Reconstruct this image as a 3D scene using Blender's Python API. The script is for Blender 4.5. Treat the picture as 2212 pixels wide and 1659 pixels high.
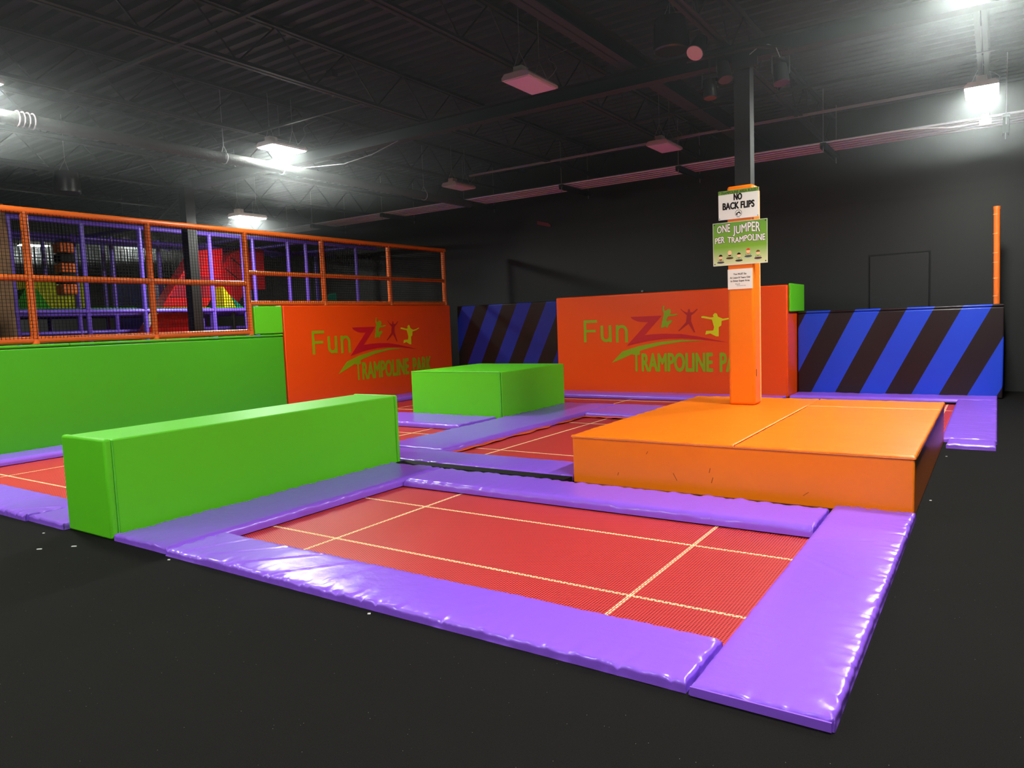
import bpy, bmesh, math, random
from mathutils import Vector, Matrix, noise

random.seed(7)
SC = bpy.context.scene
COL = SC.collection
for o in list(bpy.data.objects):
    bpy.data.objects.remove(o, do_unlink=True)

# ------------------------------------------------------------------ camera, world, exposure
def make_camera():
    f, pitch, roll, yaw = 1556.949, .0854415, -.0382318, .593855
    cy, sy, cp, sp, cr, sr = math.cos(yaw), math.sin(yaw), math.cos(pitch), math.sin(pitch), math.cos(roll), math.sin(roll)
    fw = Vector((-sy*cp, cy*cp, -sp)); rt = Vector((cy, sy, 0)); up = rt.cross(fw)
    r2 = cr*rt + sr*up; u2 = -sr*rt + cr*up
    cam = bpy.data.cameras.new('camera')
    cam.sensor_fit = 'HORIZONTAL'; cam.sensor_width = 36.0
    cam.lens = f/2212*36.0
    cam.clip_start = .05; cam.clip_end = 100
    ob = bpy.data.objects.new('camera', cam)
    m = Matrix((r2, u2, -fw)).transposed().to_4x4()
    m.translation = Vector((0, 0, 1.5))
    ob.matrix_world = m
    COL.objects.link(ob)
    SC.camera = ob
make_camera()

w = bpy.data.worlds.new('world'); SC.world = w; w.use_nodes = True
w.node_tree.nodes['Background'].inputs[0].default_value = (.6, .7, .8, 1)
w.node_tree.nodes['Background'].inputs[1].default_value = 0.02
SC.view_settings.view_transform = 'Standard'
SC.view_settings.look = 'None'
SC.view_settings.gamma = 1.0
SC.view_settings.use_curve_mapping = False
SC.view_settings.exposure = 0.0
LAMP_STRENGTH = 330.0
SC.cycles.use_denoising = True
SC.cycles.max_bounces = 6
SC.cycles.diffuse_bounces = 4
SC.cycles.glossy_bounces = 3
SC.cycles.sample_clamp_indirect = 6.0
SC.cycles.caustics_reflective = False
SC.cycles.caustics_refractive = False

# ------------------------------------------------------------------ materials
def lin(c):
    return tuple(((v/255)/12.92 if v/255 <= .04045 else (((v/255)+.055)/1.055)**2.4) for v in c) + (1,)

MATS = {}
def mat(name, rgb, rough=.5, spec=.5, bump=0, bscale=20, detail=3, var=0, vscale=3, metal=0, emis=None, estr=0, stretch=None, coat=0):
    if name in MATS: return MATS[name]
    m = bpy.data.materials.new(name); m.use_nodes = True
    nt = m.node_tree; b = nt.nodes['Principled BSDF']
    b.inputs['Base Color'].default_value = lin(rgb)
    b.inputs['Roughness'].default_value = rough
    b.inputs['Specular IOR Level'].default_value = spec
    b.inputs['Metallic'].default_value = metal
    b.inputs['Coat Weight'].default_value = coat
    tc = nt.nodes.new('ShaderNodeTexCoord')
    src = tc.outputs['Object']
    if stretch:
        mp = nt.nodes.new('ShaderNodeMapping'); mp.inputs['Scale'].default_value = stretch
        nt.links.new(src, mp.inputs[0]); src = mp.outputs[0]
    if var:
        n = nt.nodes.new('ShaderNodeTexNoise'); n.inputs['Scale'].default_value = vscale; n.inputs['Detail'].default_value = 4
        nt.links.new(src, n.inputs['Vector'])
        mx = nt.nodes.new('ShaderNodeMix'); mx.data_type = 'RGBA'
        a = lin(tuple(max(0, v*(1-var)) for v in rgb)); c = lin(tuple(min(255, v*(1+var)) for v in rgb))
        mx.inputs['A'].default_value = a; mx.inputs['B'].default_value = c
        nt.links.new(n.outputs['Fac'], mx.inputs['Factor'])
        nt.links.new(mx.outputs['Result'], b.inputs['Base Color'])
    if bump:
        n2 = nt.nodes.new('ShaderNodeTexNoise'); n2.inputs['Scale'].default_value = bscale; n2.inputs['Detail'].default_value = detail
        nt.links.new(src, n2.inputs['Vector'])
        bp = nt.nodes.new('ShaderNodeBump'); bp.inputs['Strength'].default_value = bump; bp.inputs['Distance'].default_value = .02
        nt.links.new(n2.outputs['Fac'], bp.inputs['Height']); nt.links.new(bp.outputs[0], b.inputs['Normal'])
    if emis:
        b.inputs['Emission Color'].default_value = lin(emis); b.inputs['Emission Strength'].default_value = estr
    MATS[name] = m
    return m

M_PURPLE = mat('purple_vinyl', (143, 88, 226), .27, .55, .16, 13, 5)
M_GREEN = mat('green_vinyl', (98, 204, 34), .45, .22, .10, 5, 3)
M_GREEN_DIM = mat('dimmed_green_vinyl', (74, 174, 30), .42, .25, .10, 5, 3)  # same green vinyl, darkened to imitate the weaker light on the wall
M_GREENT = mat('green_piping', (100, 205, 60), .4, .35)
M_ORANGE = mat('orange_vinyl', (255, 124, 14), .36, .45, .12, 5, 4, var=.04, vscale=2)
M_PANEL = mat('red_orange_vinyl', (244, 78, 8), .34, .4, .10, 5, 4)
M_ORTUBE = mat('orange_tube', (236, 112, 38), .35, .5, .25, 14, 2)
M_BLACKF = mat('black_edge', (16, 15, 16), .6, .3)
M_STEELB = mat('black_painted_steel', (30, 31, 33), .55, .4)
M_STEELD = mat('dark_joist_steel', (28, 36, 38), .6, .4)
M_DECK = mat('dark_roof_deck', (30, 41, 43), .62, .4)
M_WALL = mat('charcoal_wall', (38, 38, 38), .5, .3, .05, 6, 4, var=.06, vscale=.6)
M_DUST = mat('grey_pipe_paint', (50, 51, 50), .7, .3, .4, 30, 4)
M_CONDUIT = mat('pale_conduit', (222, 218, 226), .5, .4, 0)
M_FIXT = mat('white_lamp_housing', (205, 190, 182), .5, .4)
M_LENSOFF = mat('frosted_lens', (236, 226, 226), .45, .4)
M_LENSON = mat('lit_lens', (255, 255, 250), .5, .4, emis=(250, 255, 246), estr=LAMP_STRENGTH)
M_WHITE = mat('white_sign', (236, 232, 226), .4, .4)
M_PAPER = mat('white_paper', (240, 236, 230), .7, .2)
M_INK = mat('black_ink', (22, 16, 18), .6, .3)
M_SIGNG = mat('sign_dark_green', (60, 92, 40), .5, .3)
M_LOGOG = mat('logo_olive_green', (142, 172, 6), .4, .4)
M_LOGOR = mat('logo_crimson', (205, 22, 36), .4, .4)
M_LOGOD = mat('logo_dark_red', (188, 30, 34), .4, .4)
M_LOGOY = mat('logo_yellow', (226, 226, 10), .4, .4)
M_NET = mat('black_net', (14, 13, 13), .8, .2)
M_STITCH = mat('cream_thread', (250, 232, 180), .8, .2)
M_SEAM = mat('pale_orange_seam', (255, 190, 120), .5, .3)
M_PTUBE = mat('purple_tube', (110, 78, 205), .35, .5)
M_RED = mat('red_slide_plastic', (225, 22, 34), .35, .5)
M_REDD = mat('dark_red_slide_band', (165, 20, 50), .4, .5)
M_TURF = mat('green_turf', (60, 150, 40), .9, .1, .5, 60, 2)
M_BARK = mat('brown_bark', (110, 84, 62), .9, .2, .6, 8, 5, var=.3, vscale=5)
M_SCRAP = mat('white_scrap', (240, 238, 232), .8, .2)
M_SPKR = mat('speaker_black', (34, 34, 35), .35, .5)
M_SKIN = mat('print_skin', (245, 205, 160), .6, .2)
M_YELLOW = mat('yellow_foam', (235, 215, 30), .5, .3)
M_TEAL = mat('teal_foam', (20, 150, 120), .5, .3)
M_BLUEP = mat('blue_grey_panel', (70, 84, 110), .6, .3)
M_LEAF = mat('camouflage_leaf', (150, 150, 30), .8, .2, .4, 20, 3, var=.5, vscale=9)
M_STEELW = mat('galvanised_steel', (150, 152, 155), .45, .5)

def floor_mat():
    m = bpy.data.materials.new('black_rubber_floor'); m.use_nodes = True
    nt = m.node_tree; b = nt.nodes['Principled BSDF']
    tc = nt.nodes.new('ShaderNodeTexCoord')
    v = nt.nodes.new('ShaderNodeTexVoronoi'); v.inputs['Scale'].default_value = 55
    n = nt.nodes.new('ShaderNodeTexNoise'); n.inputs['Scale'].default_value = 220; n.inputs['Detail'].default_value = 3
    big = nt.nodes.new('ShaderNodeTexNoise'); big.inputs['Scale'].default_value = .8; big.inputs['Detail'].default_value = 3
    for t in (v, n, big): nt.links.new(tc.outputs['Object'], t.inputs['Vector'])
    r = nt.nodes.new('ShaderNodeValToRGB')          # rare pale flecks in the rubber
    r.color_ramp.elements[0].position = .05; r.color_ramp.elements[0].color = (1, 1, 1, 1)
    r.color_ramp.elements[1].position = .075; r.color_ramp.elements[1].color = (0, 0, 0, 1)
    nt.links.new(v.outputs['Distance'], r.inputs['Fac'])
    pick = nt.nodes.new('ShaderNodeMath'); pick.operation = 'GREATER_THAN'; pick.inputs[1].default_value = .93
    sep = nt.nodes.new('ShaderNodeSeparateColor'); nt.links.new(v.outputs['Color'], sep.inputs[0])
    nt.links.new(sep.outputs[0], pick.inputs[0])
    mul = nt.nodes.new('ShaderNodeMath'); mul.operation = 'MULTIPLY'
    nt.links.new(r.outputs['Color'], mul.inputs[0]); nt.links.new(pick.outputs[0], mul.inputs[1])
    r2 = nt.nodes.new('ShaderNodeValToRGB')
    r2.color_ramp.elements[0].position = .3; r2.color_ramp.elements[0].color = lin((12, 11, 11))
    r2.color_ramp.elements[1].position = .75; r2.color_ramp.elements[1].color = lin((29, 26, 25))
    nt.links.new(n.outputs['Fac'], r2.inputs['Fac'])
    mx = nt.nodes.new('ShaderNodeMix'); mx.data_type = 'RGBA'
    nt.links.new(mul.outputs[0], mx.inputs['Factor']); nt.links.new(r2.outputs['Color'], mx.inputs['A'])
    mx.inputs['B'].default_value = lin((190, 186, 180))
    nt.links.new(mx.outputs['Result'], b.inputs['Base Color'])
    b.inputs['Roughness'].default_value = .95; b.inputs['Specular IOR Level'].default_value = .10
    bp = nt.nodes.new('ShaderNodeBump'); bp.inputs['Strength'].default_value = .5; bp.inputs['Distance'].default_value = .004
    nt.links.new(n.outputs['Fac'], bp.inputs['Height']); nt.links.new(bp.outputs[0], b.inputs['Normal'])
    return m
M_FLOOR = floor_mat()

def mesh_mat():
    m = bpy.data.materials.new('red_woven_web'); m.use_nodes = True
    nt = m.node_tree; b = nt.nodes['Principled BSDF']
    tc = nt.nodes.new('ShaderNodeTexCoord')
    mp = nt.nodes.new('ShaderNodeMapping'); mp.inputs['Rotation'].default_value = (0, 0, math.pi/2)
    nt.links.new(tc.outputs['Object'], mp.inputs[0])
    br = nt.nodes.new('ShaderNodeTexBrick')
    br.offset = .5; br.inputs['Scale'].default_value = 1.0
    br.inputs['Brick Width'].default_value = .017; br.inputs['Row Height'].default_value = .017
    br.inputs['Mortar Size'].default_value = .0038; br.inputs['Mortar Smooth'].default_value = .25
    br.inputs['Color1'].default_value = lin((58, 1, 3)); br.inputs['Color2'].default_value = lin((82, 3, 5))
    br.inputs['Mortar'].default_value = lin((222, 60, 60))
    nt.links.new(mp.outputs[0], br.inputs['Vector'])
    nt.links.new(br.outputs['Color'], b.inputs['Base Color'])
    b.inputs['Roughness'].default_value = .5; b.inputs['Specular IOR Level'].default_value = .35
    bp = nt.nodes.new('ShaderNodeBump'); bp.inputs['Strength'].default_value = .6; bp.inputs['Distance'].default_value = .003
    nt.links.new(br.outputs['Fac'], bp.inputs['Height']); nt.links.new(bp.outputs[0], b.inputs['Normal'])
    return m
M_WEB = mesh_mat()

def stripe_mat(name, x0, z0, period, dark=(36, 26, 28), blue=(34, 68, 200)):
    """blue and near-black slanting bands woven into the vinyl (object coordinates)"""
    m = bpy.data.materials.new(name); m.use_nodes = True
    nt = m.node_tree; b = nt.nodes['Principled BSDF']
    tc = nt.nodes.new('ShaderNodeTexCoord'); sp = nt.nodes.new('ShaderNodeSeparateXYZ')
    nt.links.new(tc.outputs['Object'], sp.inputs[0])
    def mth(op, a, bb):
        n = nt.nodes.new('ShaderNodeMath'); n.operation = op
        for k, v in ((0, a), (1, bb)):
            if isinstance(v, (int, float)): n.inputs[k].default_value = v
            else: nt.links.new(v, n.inputs[k])
        return n.outputs[0]
    t = mth('SUBTRACT', mth('SUBTRACT', sp.outputs[0], x0), mth('MULTIPLY', mth('SUBTRACT', sp.outputs[2], z0), .5))
    fr = mth('FRACT', mth('DIVIDE', t, period), 0)
    st = mth('LESS_THAN', fr, .5)
    mx = nt.nodes.new('ShaderNodeMix'); mx.data_type = 'RGBA'
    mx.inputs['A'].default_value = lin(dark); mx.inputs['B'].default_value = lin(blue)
    nt.links.new(st, mx.inputs['Factor']); nt.links.new(mx.outputs['Result'], b.inputs['Base Color'])
    b.inputs['Roughness'].default_value = .32; b.inputs['Specular IOR Level'].default_value = .4
    n = nt.nodes.new('ShaderNodeTexNoise'); n.inputs['Scale'].default_value = 5
    nt.links.new(tc.outputs['Object'], n.inputs['Vector'])
    bp = nt.nodes.new('ShaderNodeBump'); bp.inputs['Strength'].default_value = .08; bp.inputs['Distance'].default_value = .02
    nt.links.new(n.outputs['Fac'], bp.inputs['Height']); nt.links.new(bp.outputs[0], b.inputs['Normal'])
    return m

def sign_green_mat():
    """printed green fading to cream at the foot of the sign board"""
    m = bpy.data.materials.new('green_printed_sign'); m.use_nodes = True
    nt = m.node_tree; b = nt.nodes['Principled BSDF']
    tc = nt.nodes.new('ShaderNodeTexCoord'); sp = nt.nodes.new('ShaderNodeSeparateXYZ')
    nt.links.new(tc.outputs['Generated'], sp.inputs[0])
    r = nt.nodes.new('ShaderNodeValToRGB')
    r.color_ramp.elements[0].position = .02; r.color_ramp.elements[0].color = lin((222, 226, 178))
    r.color_ramp.elements[1].position = .42; r.color_ramp.elements[1].color = lin((122, 172, 42))
    e = r.color_ramp.elements.new(1); e.color = lin((100, 156, 46))
    nt.links.new(sp.outputs[2], r.inputs['Fac']); nt.links.new(r.outputs[0], b.inputs['Base Color'])
    b.inputs['Roughness'].default_value = .4
    return m
M_SIGNP = sign_green_mat()

# ------------------------------------------------------------------ builders
ORG = {}
def tag(o, label=None, cat=None, group=None, kind=None):
    if label: o['label'] = label
    if cat: o['category'] = cat
    if group: o['group'] = group
    if kind: o['kind'] = kind
    return o

def empty(name, loc, label, cat, group=None):
    o = bpy.data.objects.new(name, None); COL.objects.link(o)
    o.location = loc; o.empty_display_size = .1; ORG[o.name] = Vector(loc)
    return tag(o, label, cat, group)

def link(name, me, material, parent=None, origin=None):
    """link a mesh given in world coordinates as one object whose origin sits at the foot of its bounds"""
    if material is not None and not me.materials: me.materials.append(material)
    vs = [v.co for v in me.vertices]
    if origin is None:
        mn = [min(v[i] for v in vs) for i in range(3)]; mx = [max(v[i] for v in vs) for i in range(3)]
        origin = Vector(((mn[0]+mx[0])/2, (mn[1]+mx[1])/2, mn[2]))
    origin = Vector(origin)
    me.transform(Matrix.Translation(-origin))
    o = bpy.data.objects.new(name, me); COL.objects.link(o)
    base = Vector((0, 0, 0))
    if parent is not None:
        o.parent = parent; base = ORG[parent.name]
    o.location = origin - base
    ORG[o.name] = origin
    return o

class MB:
    def __init__(s): s.v = []; s.f = []; s.sm = []
    def add(s, vs, fs, smooth=False):
        k = len(s.v); s.v += [tuple(p) for p in vs]
        s.f += [tuple(i+k for i in f) for f in fs]; s.sm += [smooth]*len(fs)
        return s
    def box(s, x0, x1, y0, y1, z0, z1):
        vs = [(x, y, z) for z in (z0, z1) for y in (y0, y1) for x in (x0, x1)]
        return s.add(vs, [(0, 2, 3, 1), (4, 5, 7, 6), (0, 1, 5, 4), (2, 6, 7, 3), (0, 4, 6, 2), (1, 3, 7, 5)])
    def tube(s, p, q, r, n=10, r2=None, caps=True):
        p = Vector(p); q = Vector(q); d = (q-p).normalized()
        a = d.orthogonal().normalized(); b = d.cross(a)
        r2 = r if r2 is None else r2
        vs = []
        for c, rr in ((p, r), (q, r2)):
            for i in range(n):
                t = 2*math.pi*i/n
                vs.append(c + a*math.cos(t)*rr + b*math.sin(t)*rr)
        s.add(vs, [(i, (i+1) % n, n+(i+1) % n, n+i) for i in range(n)], True)
        if caps: s.add(vs, [tuple(range(n))[::-1], tuple(range(n, 2*n))])
        return s
    def path(s, pts, r, n=6):
        for a, b in zip(pts, pts[1:]): s.tube(a, b, r, n)
        return s
    def prism(s, pts, fn, d0, d1):
        """polygon pts (a, b) laid out by fn(a, b, depth) and given thickness from d0 to d1"""
        n = len(pts)
        vs = [fn(a, b, d0) for a, b in pts] + [fn(a, b, d1) for a, b in pts]
        fs = [tuple(range(n)), tuple(range(n, 2*n))[::-1]] + [(i, n+i, n+(i+1) % n, (i+1) % n) for i in range(n)]
        return s.add(vs, fs)
    def mesh(s, name):
        me = bpy.data.meshes.new(name); me.from_pydata(s.v, [], s.f)
        me.polygons.foreach_set('use_smooth', s.sm); me.update()
        bm = bmesh.new(); bm.from_mesh(me); bmesh.ops.recalc_face_normals(bm, faces=bm.faces); bm.to_mesh(me); bm.free()
        return me
    def build(s, name, material, parent=None, origin=None):
        return link(name, s.mesh(name), material, parent, origin)

def rbox_mesh(name, x0, x1, y0, y1, z0, z1, r=.02, seg=3):
    bm = bmesh.new(); bmesh.ops.create_cube(bm, size=1)
    for v in bm.verts:
        v.co = Vector(((x0+x1)/2 + v.co.x*(x1-x0), (y0+y1)/2 + v.co.y*(y1-y0), (z0+z1)/2 + v.co.z*(z1-z0)))
    flat = set()
    bmesh.ops.bevel(bm, geom=list(bm.edges), offset=r, segments=seg, affect='EDGES', profile=.5)
    big = sorted(bm.faces, key=lambda f: -f.calc_area())[:6]
    for f in bm.faces: f.smooth = f not in big
    me = bpy.data.meshes.new(name); bm.to_mesh(me); bm.free()
    return me

def rbox(name, material, parent, x0, x1, y0, y1, z0, z1, r=.02):
    return link(name, rbox_mesh(name, x0, x1, y0, y1, z0, z1, r), material, parent)

def text_obj(name, s, material, parent, O, X, size, width=None, up=Vector((0, 0, 1)), out=.002, bold=0, center=True, squeeze=1, wob=0, shear=0, spread=0):
    """lettering: a thin mesh with its foot line through O, running along X, facing X x up"""
    c = bpy.data.curves.new(name, 'FONT'); c.body = s; c.size = size; c.extrude = 0; c.offset = bold; c.shear = shear
    c.resolution_u = 3
    ob = bpy.data.objects.new(name, c); COL.objects.link(ob)
    bpy.context.view_layer.update()
    me = bpy.data.meshes.new_from_object(ob.evaluated_get(bpy.context.evaluated_depsgraph_get()))
    bpy.data.objects.remove(ob); bpy.data.curves.remove(c)
    xs = [v.co.x for v in me.vertices]; x0, x1 = min(xs), max(xs)
    k = (width/(x1-x0)) if width else squeeze
    N = Vector(X).cross(up)
    for v in me.vertices:
        a = (v.co.x-x0)*k - ((x1-x0)*k/2 if center else 0)
        h = v.co.y
        if wob: h = h*(1+.10*math.sin(a*wob)) + size*.05*math.sin(a*wob*1.7+1)
        v.co = Vector(O) + Vector(X)*a + up*h + N*out
    if spread:      # heavier strokes: the outline thickened evenly all round
        n = len(me.vertices); base = [v.co.copy() for v in me.vertices]; polys = [tuple(p.vertices) for p in me.polygons]
        vs, fs = [], []
        for i in range(9):
            t = 2*math.pi*i/8; rr = 0 if i == 8 else spread
            off = Vector(X)*math.cos(t)*rr + up*math.sin(t)*rr + N*(i*.00002)
            fs += [tuple(q+len(vs) for q in p) for p in polys]; vs += [b+off for b in base]
        me = bpy.data.meshes.new(name); me.from_pydata(vs, [], fs); me.update()
    me.materials.clear()
    return link(name, me, material, parent)

def fold(p, seed):
    return noise.noise(Vector((p[0], p[1], seed)))

def pad_mesh(name, x0, x1, y0, y1, zt=.055, drops='', seed=0., step=.03, wrinkle=1., creases=(), zlift=0.):
    """a stuffed vinyl cushion: rounded edges, puckered seams, soft swell; 'drops' lists the sides hanging below the floor line"""
    def prof(a, b, lo, hi, n):
        out = []
        for side, drop in ((0, lo), (1, hi)):
            r = .042 if drop else .018
            zb = -.02 if drop else 0.002
            q = [(0, zb), (.001, zb*.5+(zt-r)*.5 if zt-r > zb else zb)]
            for k in range(0, 5):
                t = k*math.pi/8
                q.append((r*(1-math.cos(t)), zt-r+r*math.sin(t)))
            q.append((r*1.6, zt))
            out.append(q)
        L = [(a+d, z) for d, z in out[0]]
        R = [(b-d, z) for d, z in out[1]][::-1]
        A, B = L[-1][0], R[0][0]
        k = max(2, int((B-A)/step))
        mid = [(A+(B-A)*i/k, zt) for i in range(1, k)]
        return L+mid+R
    PX = prof(x0, x1, 'W' in drops, 'E' in drops, 0)
    PY = prof(y0, y1, 'S' in drops, 'N' in drops, 0)
    nx, ny = len(PX), len(PY)
    vs = []
    for j, (y, zy) in enumerate(PY):
        for i, (x, zx) in enumerate(PX):
            z = min(zx, zy)
            dx = min(x-x0, x1-x); dy = min(y-y0, y1-y); d = min(dx, dy)
            tcoord = y if dx < dy else x
            side = (1 if (x-x0 < x1-x) else 2) if dx < dy else (3 if (y-y0 < y1-y) else 4)
            k = min(1, max(0, z)/zt) * wrinkle
            calm = .3 if (side == 4 and 'N' in drops) or (side == 1 and 'W' in drops) else 1
            h = .0045*fold((x*1.7, y*1.7), seed)
            n1 = fold((tcoord*11 + .6*fold((x*9, y*9), seed+4), side*3.1), seed+side)
            n2 = fold((tcoord*27, side*5.7), seed+side)
            rip = -.016*math.exp(-d/.07)*(1-min(1, abs(n1)*2.2))**3 - .011*math.exp(-d/.035)*(1-min(1, abs(n2)*2.2))**2 + .008*math.exp(-d/.05)*n1
            dia = .006*math.exp(-d/.22)*(abs(fold((x*5+y*3, y*4-x*2), seed+9))-.2)
            z += k*(h+rip*calm+dia*calm)
            for (ax, ay, bx, by, wd, dp) in creases:
                px, py = bx-ax, by-ay; L = math.hypot(px, py)
                t = ((x-ax)*px+(y-ay)*py)/L/L
                if -.1 < t < 1.1:
                    e = abs((x-ax)*py-(y-ay)*px)/L
                    fade = min(1, (t+.1)*5, (1.1-t)*5)
                    z += k*dp*fade*(math.exp(-((e-wd)/wd)**2)*.5 - math.exp(-(e/wd)**2))
            ox = oy = 0
            if d < .03 and 0.15 < (z/zt):
                push = (.012*(1-min(1, abs(fold((tcoord*11, side*3.1), seed+side))*2.2))**2 + .006*fold((tcoord*29, side*2.3), seed+20+side))*wrinkle*calm
                if side == 1: ox = push*.6
                elif side == 2: ox = -push*.6
                elif side == 3: oy = push*.6
                else: oy = -push*.6
            vs.append((x+ox, y+oy, z+zlift))
    fs = [(j*nx+i, j*nx+i+1, (j+1)*nx+i+1, (j+1)*nx+i) for j in range(ny-1) for i in range(nx-1)]
    me = bpy.data.meshes.new(name); me.from_pydata(vs, [], fs)
    me.polygons.foreach_set('use_smooth', [True]*len(fs)); me.update()
    return me

def frame_pad(x0, x1, y0, y1, label, drops='', seed=0., step=.05, wrinkle=1., creases=(), zt=.055):
    o = link('frame_pad', pad_mesh('frame_pad', x0, x1, y0, y1, zt, drops, seed, step, wrinkle, creases), M_PURPLE)
    return tag(o, label, 'pad', 'purple trampoline frame pads')

# ------------------------------------------------------------------ setting
BACK = 14.9
HOLES = [(-4.80, -.94, 3.03, 5.14), (-5.42, -3.10, 6.36, 9.98), (-7.55, -2.9, 11.06, 12.46),
         (-10.16, -6.56, 3.03, 5.90), (-10.16, -6.40, 6.3, 8.2), (-10.16, -6.35, 9.0, 12.46), (-2.9, -.42, 9.30, 12.98)]
# the medium box stands on the floor strip between the holes
HOLES[5] = (-10.16, -8.30, 9.0, 12.46)
def build_floor():
    xs = sorted({-24, 6.5} | {h[i] for h in HOLES for i in (0, 1)})
    ys = sorted({-9, BACK} | {h[i] for h in HOLES for i in (2, 3)})
    m = MB(); idx = {}
    def vid(x, y):
        if (x, y) not in idx:
            idx[(x, y)] = len(m.v); m.v.append((x, y, 0))
        return idx[(x, y)]
    for a, b in zip(xs, xs[1:]):
        for c, d in zip(ys, ys[1:]):
            mx, my = (a+b)/2, (c+d)/2
            if any(h[0] < mx < h[1] and h[2] < my < h[3] for h in HOLES): continue
            m.f.append((vid(a, c), vid(b, c), vid(b, d), vid(a, d))); m.sm.append(False)
    for h in HOLES:   # rims of the pits
        x0, x1, y0, y1 = h
        for p, q in (((x0, y0), (x1, y0)), ((x1, y0), (x1, y1)), ((x1, y1), (x0, y1)), ((x0, y1), (x0, y0))):
            m.add([(p[0], p[1], 0), (q[0], q[1], 0), (q[0], q[1], -.06), (p[0], p[1], -.06)], [(0, 1, 2, 3)])
    me = bpy.data.meshes.new('floor'); me.from_pydata(m.v, [], m.f); me.update()
    o = link('floor', me, M_FLOOR, origin=(0, 0, 0)); o['kind'] = 'structure'
build_floor()

def struct(m, name, material, origin=None):
    o = m.build(name, material, None, origin); o['kind'] = 'structure'; return o
struct(MB().box(-24, 6.5, BACK, BACK+.2, 0, 5.3), 'wall_back', M_WALL)
struct(MB().box(-24.2, -24, -9, BACK, 0, 5.3), 'wall_left', M_WALL)
struct(MB().box(6.5, 6.7, -9, BACK, 0, 5.3), 'wall_right', M_WALL)
struct(MB().box(-24, 6.5, -9.2, -9, 0, 5.3), 'wall_front', M_WALL)

def build_ceiling():
    m = MB(); P = .22; y = -9.0; pts = []
    while y < BACK:
        pts += [(y, 5.12), (y+.07, 5.12), (y+.10, 5.17), (y+.19, 5.17)]
        y += P
    pts.append((BACK, 5.12))
    vs = [(x, yy, z) for yy, z in pts for x in (-24, 6.5)]
    fs = [(2*i, 2*i+1, 2*i+3, 2*i+2) for i in range(len(pts)-1)]
    m.add(vs, fs)
    me = bpy.data.meshes.new('ceiling'); me.from_pydata(m.v, [], m.f); me.update()
    o = link('ceiling', me, M_DECK); o['kind'] = 'structure'
build_ceiling()

def joist(x, k):
    r = bpy.data.objects.new('roof_joist', None); COL.objects.link(r); r.location = (x, 0, 4.5); ORG[r.name] = Vector((x, 0, 4.5))
    r['kind'] = 'structure'
    for z, nm in ((4.5, 'bottom_chord'), (5.05, 'top_chord')):
        m = MB()
        for s in (-1, 1): m.box(x+s*.035-.025, x+s*.035+.025, -9, BACK, z, z+.012); m.box(x+s*.02-.004, x+s*.02+.004, -9, BACK, z, z+.055)
        m.build(nm, M_STEELD, r)
    m = MB(); y = -9; i = 0
    while y < BACK-.6:
        a, b = (4.53, 5.07) if i % 2 == 0 else (5.07, 4.53)
        m.tube((x, y, a), (x, y+.55, b), .011, 6, caps=False); y += .55; i += 1
    m.build('web', M_STEELD, r)
for k, x in enumerate((3.9, 2.1, -.2, -2.6, -4.82, -7.12, -9.45, -11.75, -14.05, -16.35, -18.65, -20.95)):
    joist(x, k)
def ibeam(m, p, q, z0, z1, wd):
    """I-section from p to q (x, y), axis aligned"""
    (ax, ay), (bx, by) = p, q
    if abs(ay-by) < 1e-6:
        m.box(ax, bx, ay-wd/2, ay+wd/2, z0, z0+.015); m.box(ax, bx, ay-wd/2, ay+wd/2, z1-.015, z1); m.box(ax, bx, ay-.006, ay+.006, z0, z1)
    else:
        m.box(ax-wd/2, ax+wd/2, ay, by, z0, z0+.015); m.box(ax-wd/2, ax+wd/2, ay, by, z1-.015, z1); m.box(ax-.006, ax+.006, ay, by, z0, z1)
    return m
struct(ibeam(MB(), (-13.0, 8.44), (6.5, 8.44), 4.30, 4.49, .16), 'roof_girder', M_STEELD)
struct(ibeam(MB(), (-24, -.5), (6.5, -.5), 4.30, 4.49, .16), 'roof_girder', M_STEELD)
struct(ibeam(MB(), (-3.75, -9), (-3.75, 14.9), 4.50, 4.72, .2), 'roof_beam', M_STEELD)
for k, (y, x0, x1) in enumerate(((4.57, -9.45, -4.82), (7.2, -14, -7.1), (12.07, -9.0, -.2), (10.6, -7.1, 2.1), (2.1, -11.7, -4.8))):
    struct(MB().box(x0, x1, y-.02, y+.02, 4.49, 4.525), 'trim_%d' % (k+1), M_STEELW if k == 2 else M_STEELD)
# black building columns
struct(MB().box(-2.50, -2.325, 8.38, 8.54, 2.936, 4.30), 'steel_column', M_STEELB)
struct(MB().box(-13.09, -12.89, 8.2, 8.40, 0, 4.30), 'steel_column', M_STEELB)
# diagonal braces by the far column
struct(MB().tube((-13.0, 8.4, 4.3), (-17.2, 9.6, 3.75), .04, 6), 'column_brace', M_STEELB)
# access hatch of the same charcoal on the back wall
def hatch():
    o = link('wall_hatch', rbox_mesh('wall_hatch', -1.975, -1.02, BACK-.03, BACK-.001, 1.40, 2.46, .012), M_WALL)
    tag(o, 'square charcoal padded panel set flat on the back wall above the striped pad', 'wall panel')
    MB().box(-2.0, -.995, BACK-.008, BACK-.0005, 1.38, 2.485).build('edge_gap', M_BLACKF, o)
hatch()

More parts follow.
